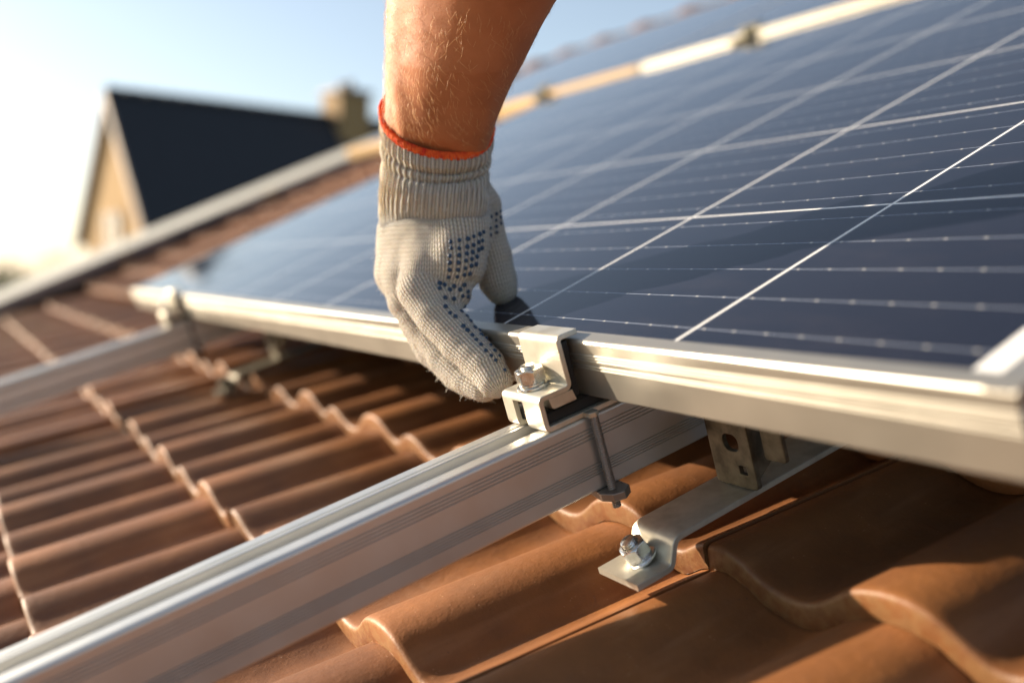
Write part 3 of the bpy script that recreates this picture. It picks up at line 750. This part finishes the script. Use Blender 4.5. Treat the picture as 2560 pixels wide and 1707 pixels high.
disp = disp - crease([(470, 880, .594), (560, 892, .592), (650, 884, .594)], 2.2, 2.6) - crease([(430, 1000, .588), (520, 1000, .586), (630, 990, .584)], 1.8, 2.4) \
    + crease([(470, 940, .588), (560, 945, .586), (620, 938, .586)], 1.2, 3.0) - crease([(340, 905, .606), (420, 940, .596)], 1.0, 2.6) \
    - crease([(250, 760, .625), (330, 800, .612), (380, 790, .605)], .8, 3.2) - crease([(400, 1045, .598), (520, 1215, .590), (650, 1345, .578), (722, 1405, .571)], 2.0, 2.6) - crease([(345, 1090, .612), (440, 1250, .604), (570, 1372, .592), (660, 1420, .584)], 1.8, 2.6) - crease([(590, 1150, .578), (690, 1210, .571)], .8, 2.2) - crease([(640, 1240, .574), (740, 1260, .565)], .7, 2.0)
V = V + nrm*disp[:, None]
gv = [tuple(p) for p in V]; gf = [tuple(int(i) for i in q) for q in Fq]; gk = knit.tolist()
# ribbed cuff: lofted band from the rim down into the palm
cuff_keys = [  # zy, cx, half width(z px), rise at the right, drop at the front, half depth mm, depth
    (-118, 475, 262, -40, 205, 22.5, .612), (-112, 475, 268, -38, 205, 24.5, .612), (-140, 475, 276, -36, 200, 26, .612)]
CK = [(0, 475, 100, 262, 50, 222, 27.0, .611), (6, 475, 110, 270, 50, 222, 29.0, .611), (26, 474, 150, 276, 46, 205, 29.0, .611), (50, 472, 196, 272, 42, 186, 28.0, .611),
      (66, 471, 228, 262, 40, 172, 23.8, .612), (80, 470, 255, 268, 36, 160, 25.2, .612), (96, 468, 290, 264, 30, 140, 24.6, .612), (106, 467, 312, 257, 26, 128, 23.6, .612),
      (120, 465, 345, 263, 20, 108, 26.0, .612), (150, 460, 410, 266, 10, 80, 26.4, .611), (190, 456, 480, 270, 0, 55, 25.2, .6115), (230, 452, 548, 272, 0, 30, 23.6, .613), (262, 450, 600, 268, 0, 14, 20.6, .615), (290, 448, 660, 250, 0, 4, 14, .618)]
NR = 440; rings = []; kr = []
def ckey(t):
    for a, b in zip(CK, CK[1:]):
        if t <= b[0]:
            u = (t - a[0])/(b[0] - a[0]); u = u*u*(3-2*u)*.5 + u*.5; return [a[i]*(1-u) + b[i]*u for i in range(1, 8)]
    return list(CK[-1][1:])
NT = 150
for it in range(NT + 1):
    t = 290*it/NT; cx, cy, hw, rise, drop, hd, dp = ckey(t); ring = []; kk = []
    amp = .0013*min(1, max(0, (262 - t)/70))*min(1, t/8)
    for i in range(NR):
        a = 2*math.pi*i/NR; ca, sa = math.cos(a), math.sin(a)     # sa > 0 faces the camera
        cy_ = cy + drop*sa*.97 + rise*ca + (6*math.sin(a*3 + t*.02))
        fold = 0.0
        if sa > -.2: fold = .9*math.exp(-((t - 66 - 4*math.sin(a*2))/6)**2)*max(0, sa + .2)*(.55 + .45*ca) + 1.0*math.exp(-((t - 106 - 5*math.sin(a*2.5))/7)**2)*max(0, sa + .2)*(.5 + .5*ca)
        base = zp(cx, cy_, dp)
        u_ = min(1, max(0, (t - 70)/190)); base = base - AWAY*(.0125*ca*u_*u_*(3 - 2*u_))
        pt = base + RIGHT*(hw*.5102/2496.242*dp*ca) - AWAY*(hd*mm*sa)
        nn = (RIGHT*ca/(hw*.1) - AWAY*sa/hd).normalized()
        rib = math.cos(a*24 + .35*math.sin(t*.05 + a*3) + .2*noise.noise(Vector((a*4, t*.03, 0))))
        h = amp*(1 - abs(rib)**1.6 * 1.0) * -1 + amp*.6
        h += -fold*.0016 + .0006*noise.noise(Vector((a*3, t*.03, 7)))
        ring.append(pt + nn*h); kk.append((t*.5102*.00024*3.2, a*.030, 1.0))
    rings.append(ring); kr.append(kk)
b0 = len(gv)
for r_, k_ in zip(rings, kr): gv += [tuple(p) for p in r_]; gk += [list(q) for q in k_]
for it in range(NT):
    for i in range(NR):
        j = (i+1) % NR; gf.append((b0+it*NR+i, b0+it*NR+j, b0+(it+1)*NR+j, b0+(it+1)*NR+i))
me = bpy.data.meshes.new('glove'); me.from_pydata(gv, [], gf); me.polygons.foreach_set('use_smooth', [True]*len(gf))
at_ = me.attributes.new('knit', 'FLOAT_VECTOR', 'POINT'); at_.data.foreach_set('vector', np.array(gk, np.float32).ravel()); me.materials.append(GLOVE)
import bmesh
bm = bmesh.new(); bm.from_mesh(me); bmesh.ops.recalc_face_normals(bm, faces=bm.faces); bm.to_mesh(me); bm.free()
glove = bpy.data.objects.new('glove', me); COL.objects.link(glove); under(glove, person); glove['label'] = 'off-white knitted cotton glove with blue grip dots'
# orange overlock edge on the rim
def tube(pts, rads, n=8, closed=False):
    rings = []; L = len(pts); prev = None
    for i, p in enumerate(pts):
        a = pts[(i-1) % L] if (closed or i) else pts[i]; b = pts[(i+1) % L] if (closed or i < L-1) else pts[i]
        tdir = (b - a).normalized()
        e = (prev - tdir*prev.dot(tdir)).normalized() if prev is not None else tdir.orthogonal().normalized()
        prev = e; f_ = tdir.cross(e)
        rr = rads[i] if hasattr(rads, '__len__') else rads
        rings.append([p + e*(rr*math.cos(2*math.pi*k_/n)) + f_*(rr*math.sin(2*math.pi*k_/n)) for k_ in range(n)])
    return rings
rim = rings[1]; tr = MB(); pts = []
for i in range(0, NR): pts.append(rim[i] + UPV*.0006)
rads = [.00175 + .00035*abs(math.sin(i*math.pi*2*75/NR)) + .0003*noise.noise(Vector((i*.21, 3, 1))) for i in range(NR)]
rg = tube(pts, rads, 12, True); rg.append(rg[0]); tr.loft(rg, cap=False)
for i in range(150):      # slanted yarn wraps
    k0 = int(i*NR/150); a0 = rim[k0]; a1 = rim[(k0+3) % NR]; tdir = (a1 - a0).normalized(); outw = ((a0 - at(1092, 370, .612)) * 1).normalized()
    side = tdir.cross(outw).normalized(); P_ = []
    for q in range(9):
        th = -2.0 + 4.0*q/8; P_.append(a0 + tdir*(.0022*(q/8 - .5)) + outw*(.0023*math.cos(th)) + UPV*(.0006 + .0023*math.sin(th)))
    tr.loft(tube(P_, [.0002, .0005, .00062, .00066, .00066, .00066, .0006, .0005, .0002], 6))
trim = tr.build('cuff_trim', TRIM); under(trim, person); trim.parent = glove; trim.matrix_parent_inverse = glove.matrix_world.inverted()
# grip dots laid on the glove surface
bvh = BVHTree.FromPolygons(gv, gf)
dots = [(541,693),(585,690),(623,681),(655,671),(684,658),(704,648),(543,729),(584,727),(622,719),(653,709),(680,697),(699,688),(541,764),(583,762),(621,754),(651,745),(677,733),(695,724),
 (539,798),(580,796),(618,788),(648,780),(672,770),(536,832),(577,830),(613,824),(643,814),(664,806),(533,866),(574,864),(609,857),(637,850),(488,898),(488,922),(513,905),(538,930),(562,912),(585,930),(608,905),(625,940),
 (515,970),(558,972),(600,960),(628,962),(520,1010),(575,1016),(612,1012),(541,1042),(597,1036),(636,1040),(566,1062),(622,1060),(650,1062),(588,1086),(641,1083),(666,1082),(606,1109),(661,1110),(688,1108),(625,1129),(683,1128),
 (647,1152),(696,1147),(716,1170),(668,1174),(693,1198),(739,1199),(716,1226),(760,1228),(739,1251),(779,1251),(764,1277),(786,1299),(810,1325),(740,570),(766,560),(786,546),(736,600),(765,590),(788,575),(735,630),(765,620),(788,606),(738,660),(768,650)]
dm = MB()
def add_dot(p, nrm_, r=.00125):
    z = nrm_; e1 = z.orthogonal().normalized(); e2 = z.cross(e1); rr = []
    for rad, h in ((r, -.0006), (r, .0002), (r*.85, .00055), (r*.5, .0008), (r*.12, .00088)):
        rr.append([p + e1*(rad*math.cos(a*math.pi/6)) + e2*(rad*math.sin(a*math.pi/6)) + z*h for a in range(12)])
    dm.loft(rr)
for x, y in dots:
    if rng.uniform() < .05: continue
    x += rng.normal(0, 1.3); y += rng.normal(0, 1.3)
    tgt = zp(x, y, .60); dr = (tgt - CAM).normalized(); hit = bvh.ray_cast(CAM, dr)
    if hit[0] is None: continue
    nn = hit[1] if hit[1].dot(dr) < 0 else -hit[1]
    add_dot(hit[0] + nn*.0002, nn, (.00138 if x < 730 else .00115)*rng.uniform(.86, 1.1))
# the same dots on the hidden palm side
for i in range(11):
    for j in range(16):
        src = zp(760 - 26*i, 520 + 34*j, .60) + AWAY*.25; dr = (-AWAY - RIGHT*.1).normalized(); hit = bvh.ray_cast(src, dr)
        if hit[0] is None: continue
        nn = hit[1] if hit[1].dot(dr) < 0 else -hit[1]; add_dot(hit[0] + nn*.0002, nn, .0012)
do = dm.build('grip_dots', PVC, weld=False); under(do, person); do.parent = glove; do.matrix_parent_inverse = glove.matrix_world.inverted()
# loose cotton fibres standing off the knit
fz = MB(); gvv = np.array(gv); nfz = 2600
me.calc_loop_triangles()
vn = np.zeros(len(gv)*3, np.float32); me.vertices.foreach_get('normal', vn); vn = vn.reshape(-1, 3)
for i in rng.integers(0, len(gv), nfz):
    p = Vector(gv[i]); nn = Vector(vn[i].tolist()); r1 = Vector(rng.normal(0, 1, 3)); L = rng.uniform(.0009, .0026)
    q = p + nn*(L*.5) + r1*(L*.16); e = p + nn*(L*.75) + r1*(L*.42) - UPV*L*.1
    fz.loft(tube([p, q, e], [.00006, .00005, .00003], 3), smooth=False)
fo = fz.build('loose_fibres', FUZZ, weld=False); under(fo, person); fo.parent = glove; fo.matrix_parent_inverse = glove.matrix_world.inverted()
# arm hair
hm = MB(); nr = len(arm_rings[0])
for _ in range(4200):
    ri = rng.uniform(3, 66); i0 = int(ri); a = rng.uniform(0, nr); j = int(a)
    ang = 2*math.pi*j/nr
    p = arm_rings[i0][j % nr]; p2 = arm_rings[i0+1][j % nr]; p3 = arm_rings[i0][(j+1) % nr]
    down = (arm_rings[max(i0-2, 0)][j % nr] - arm_rings[i0+2][j % nr]).normalized(); tan = (p3 - p).normalized()
    c0 = sum(arm_rings[i0], Vector())/nr; nn = (p - c0).normalized()
    dens = .25 + .75*max(0, -nn.dot(RIGHT)*.8 + -nn.dot(AWAY)*.35)
    if rng.uniform() > dens: continue
    base = p.lerp(p2, rng.uniform()).lerp(p3, rng.uniform()*.5); L = rng.uniform(.0025, .007)
    sd = tan*rng.normal(.25, .5)
    P_ = [base - nn*.0004, base + nn*L*.22 + down*L*.25 + sd*L*.2, base + nn*L*.33 + down*L*.62 + sd*L*.5, base + nn*L*.26 + down*L*1.0 + sd*L*.95]
    hm.loft(tube(P_, [.00005, .00005, .000035, .00002], 3), smooth=True)
ho = hm.build('arm_hair', HAIR, weld=False); under(ho, person)

# ------------------------------------------------------------------ distant house
SC = 2.2
A = CAM + (Vector((-13.49646456, 1.58376481, 2.28572718)) - CAM)*SC
d1 = Vector((-0.21714931, 0.9761384, 0)); g1 = Vector((-0.9761384, -0.21714931, 0))
MH = Matrix((( d1.x, g1.x, 0, A.x), (d1.y, g1.y, 0, A.y), (0, 0, 1, A.z - 0), (0, 0, 0, 1)))      # x along the ridge, y across (far side +), origin at the ridge end
MHb = MH @ Matrix.Translation((0, 0, -6 - A.z))
house = empty('gabled_house', MHb); tag(house, 'distant house with steep black roof, cream gable and yellow brick chimney', 'house')
hwid, hh, Lr = 1.06*SC, 1.63*SC, 4.6*SC
b = MB()
b.extrude([(-hwid + .18, -9), (hwid - .18, -9), (hwid - .18, -hh - .05), (0, -.28), (-hwid + .18, -hh - .05)], 'x', .12, Lr - .1)
under(b.build('wall', WALL, M=MH.copy()), house)
b = MB(); th = .14
b.extrude([(-hwid*1.12, -hh*1.12), (0, 0), (hwid*1.12, -hh*1.12), (hwid*1.12, -hh*1.12 - th*1.8), (0, -th*1.8), (-hwid*1.12, -hh*1.12 - th*1.8)], 'x', .0, Lr)
rf = b.build('roof', DARKROOF, M=MH.copy()); under(rf, house)
for sgn, nm_, mt_ in ((-1, 'bargeboard', PALE), (1, 'bargeboard', BARGE)):
    b = MB(); b.extrude([(0, .02), (sgn*hwid*1.13, -hh*1.13 + .02), (sgn*hwid*1.13, -hh*1.13 - .34), (0, -.34)], 'x', -.09, -.004)
    under(b.build(nm_, mt_, M=MH.copy()), house)
b = MB()
for i in range(18): b.lathe((Lr*i/18, 0, .0), [(.10, 0), (.13, .02), (.12, Lr/18*.9)], 14, 'x')
o = b.build('ridge_capping', DARKROOF, M=MH.copy()); under(o, house)
b = MB(); x0, x1 = 3.30*SC, 3.83*SC
b.box((x0, -.55, -1.2), (x1, .55, .34*SC)); ch = b.build('chimney', BRICK, M=MH.copy()); under(ch, house)
b = MB(); b.box((x0 - .08, -.63, .34*SC), (x1 + .08, .63, .34*SC + .14)); cp = b.build('chimney_cap', PALE, M=MH.copy()); under(cp, house)
for yy in (-.25, .25): b = MB(); b.lathe(((x0+x1)/2, yy, .34*SC + .14), [(.16, 0), (.14, .1), (.12, .3), (.09, .3), (.09, .05)], 16); under(b.build('chimney_pot', BRICK, M=MH.copy()), house)
b = MB(); b.box((.06, -.55, -hh - 1.4), (.13, .55, -hh + .1)); wn = b.build('window', mat('window_glass', (.02, .03, .04), .08), M=MH.copy()); under(wn, house)
b = MB()
for p, q in (((.03, -.65, -hh - 1.5), (.12, -.55, -hh + .2)), ((.03, .55, -hh - 1.5), (.12, .65, -hh + .2)), ((.03, -.65, -hh + .1), (.12, .65, -hh + .2)), ((.0, -.72, -hh - 1.56), (.12, .72, -hh - 1.46)), ((.03, -.04, -hh - 1.4), (.12, .04, -hh + .1))): b.box(p, q)
under(b.build('window_frame', PALE, M=MH.copy()), wn)

# ------------------------------------------------------------------ bushes and trees at the far left
def make_tree(name, label, cat, base, height, width, nleaf, seed):
    r_ = np.random.default_rng(seed); root = empty(name, Matrix.Translation(base)); tag(root, label, cat, 'trees beyond the roof')
    t = MB(); rings = []
    for i in range(8):
        f_ = i/7; rr = width*.045*(1 - .75*f_); c0 = Vector((.1*math.sin(f_*3)*width*.3, .05*width*math.sin(f_*5), f_*height*.8))
        rings.append([c0 + Vector((rr*math.cos(a), rr*math.sin(a), 0)) for a in np.linspace(0, 2*math.pi, 10, endpoint=False)])
    t.loft(rings)
    for i in range(9):
        a = r_.uniform(0, 6.28); z = height*r_.uniform(.3, .7); q0 = Vector((0, 0, z)); q1 = q0 + Vector((math.cos(a)*width*.35, math.sin(a)*width*.35, height*.2))
        t.loft(tube([q0, q0.lerp(q1, .5) + Vector((0, 0, .1)), q1], [width*.02, width*.014, width*.005], 6))
    o = t.build('trunk', BARK); o.parent = root
    l = MB(); cl = [(r_.normal(0, .28, 3)*np.array([width, width, height*.42]) + np.array([0, 0, height*.66]), r_.uniform(.10, .2)*width) for _ in range(26)]
    for _ in range(nleaf):
        c_, rad = cl[r_.integers(len(cl))]; v = r_.normal(0, 1, 3); v /= np.linalg.norm(v); p = Vector(c_ + v*rad*r_.uniform(.5, 1.1))
        e = Vector(r_.normal(0, 1, 3)).normalized(); f_ = e.orthogonal().normalized(); s_ = width*.016*r_.uniform(.6, 1.5)
        l.add([p - e*s_, p + f_*s_*.5, p + e*s_, p - f_*s_*.5], [(0, 1, 2, 3)])
    o = l.build('crown', LEAF, weld=False); o.parent = root
    return root
def ground_at(px, dist):
    q = at(px, 671, dist); return Vector((q.x, q.y, -6))
make_tree('tree', 'dark green tree blurred at the left edge of the picture beyond the parapet', 'tree', ground_at(-70, 32), 7.3, 4.2, 5000, 1)
make_tree('tree', 'lower olive tree just left of the black roofed house', 'tree', ground_at(70, 48), 6.6, 4.5, 4000, 2)
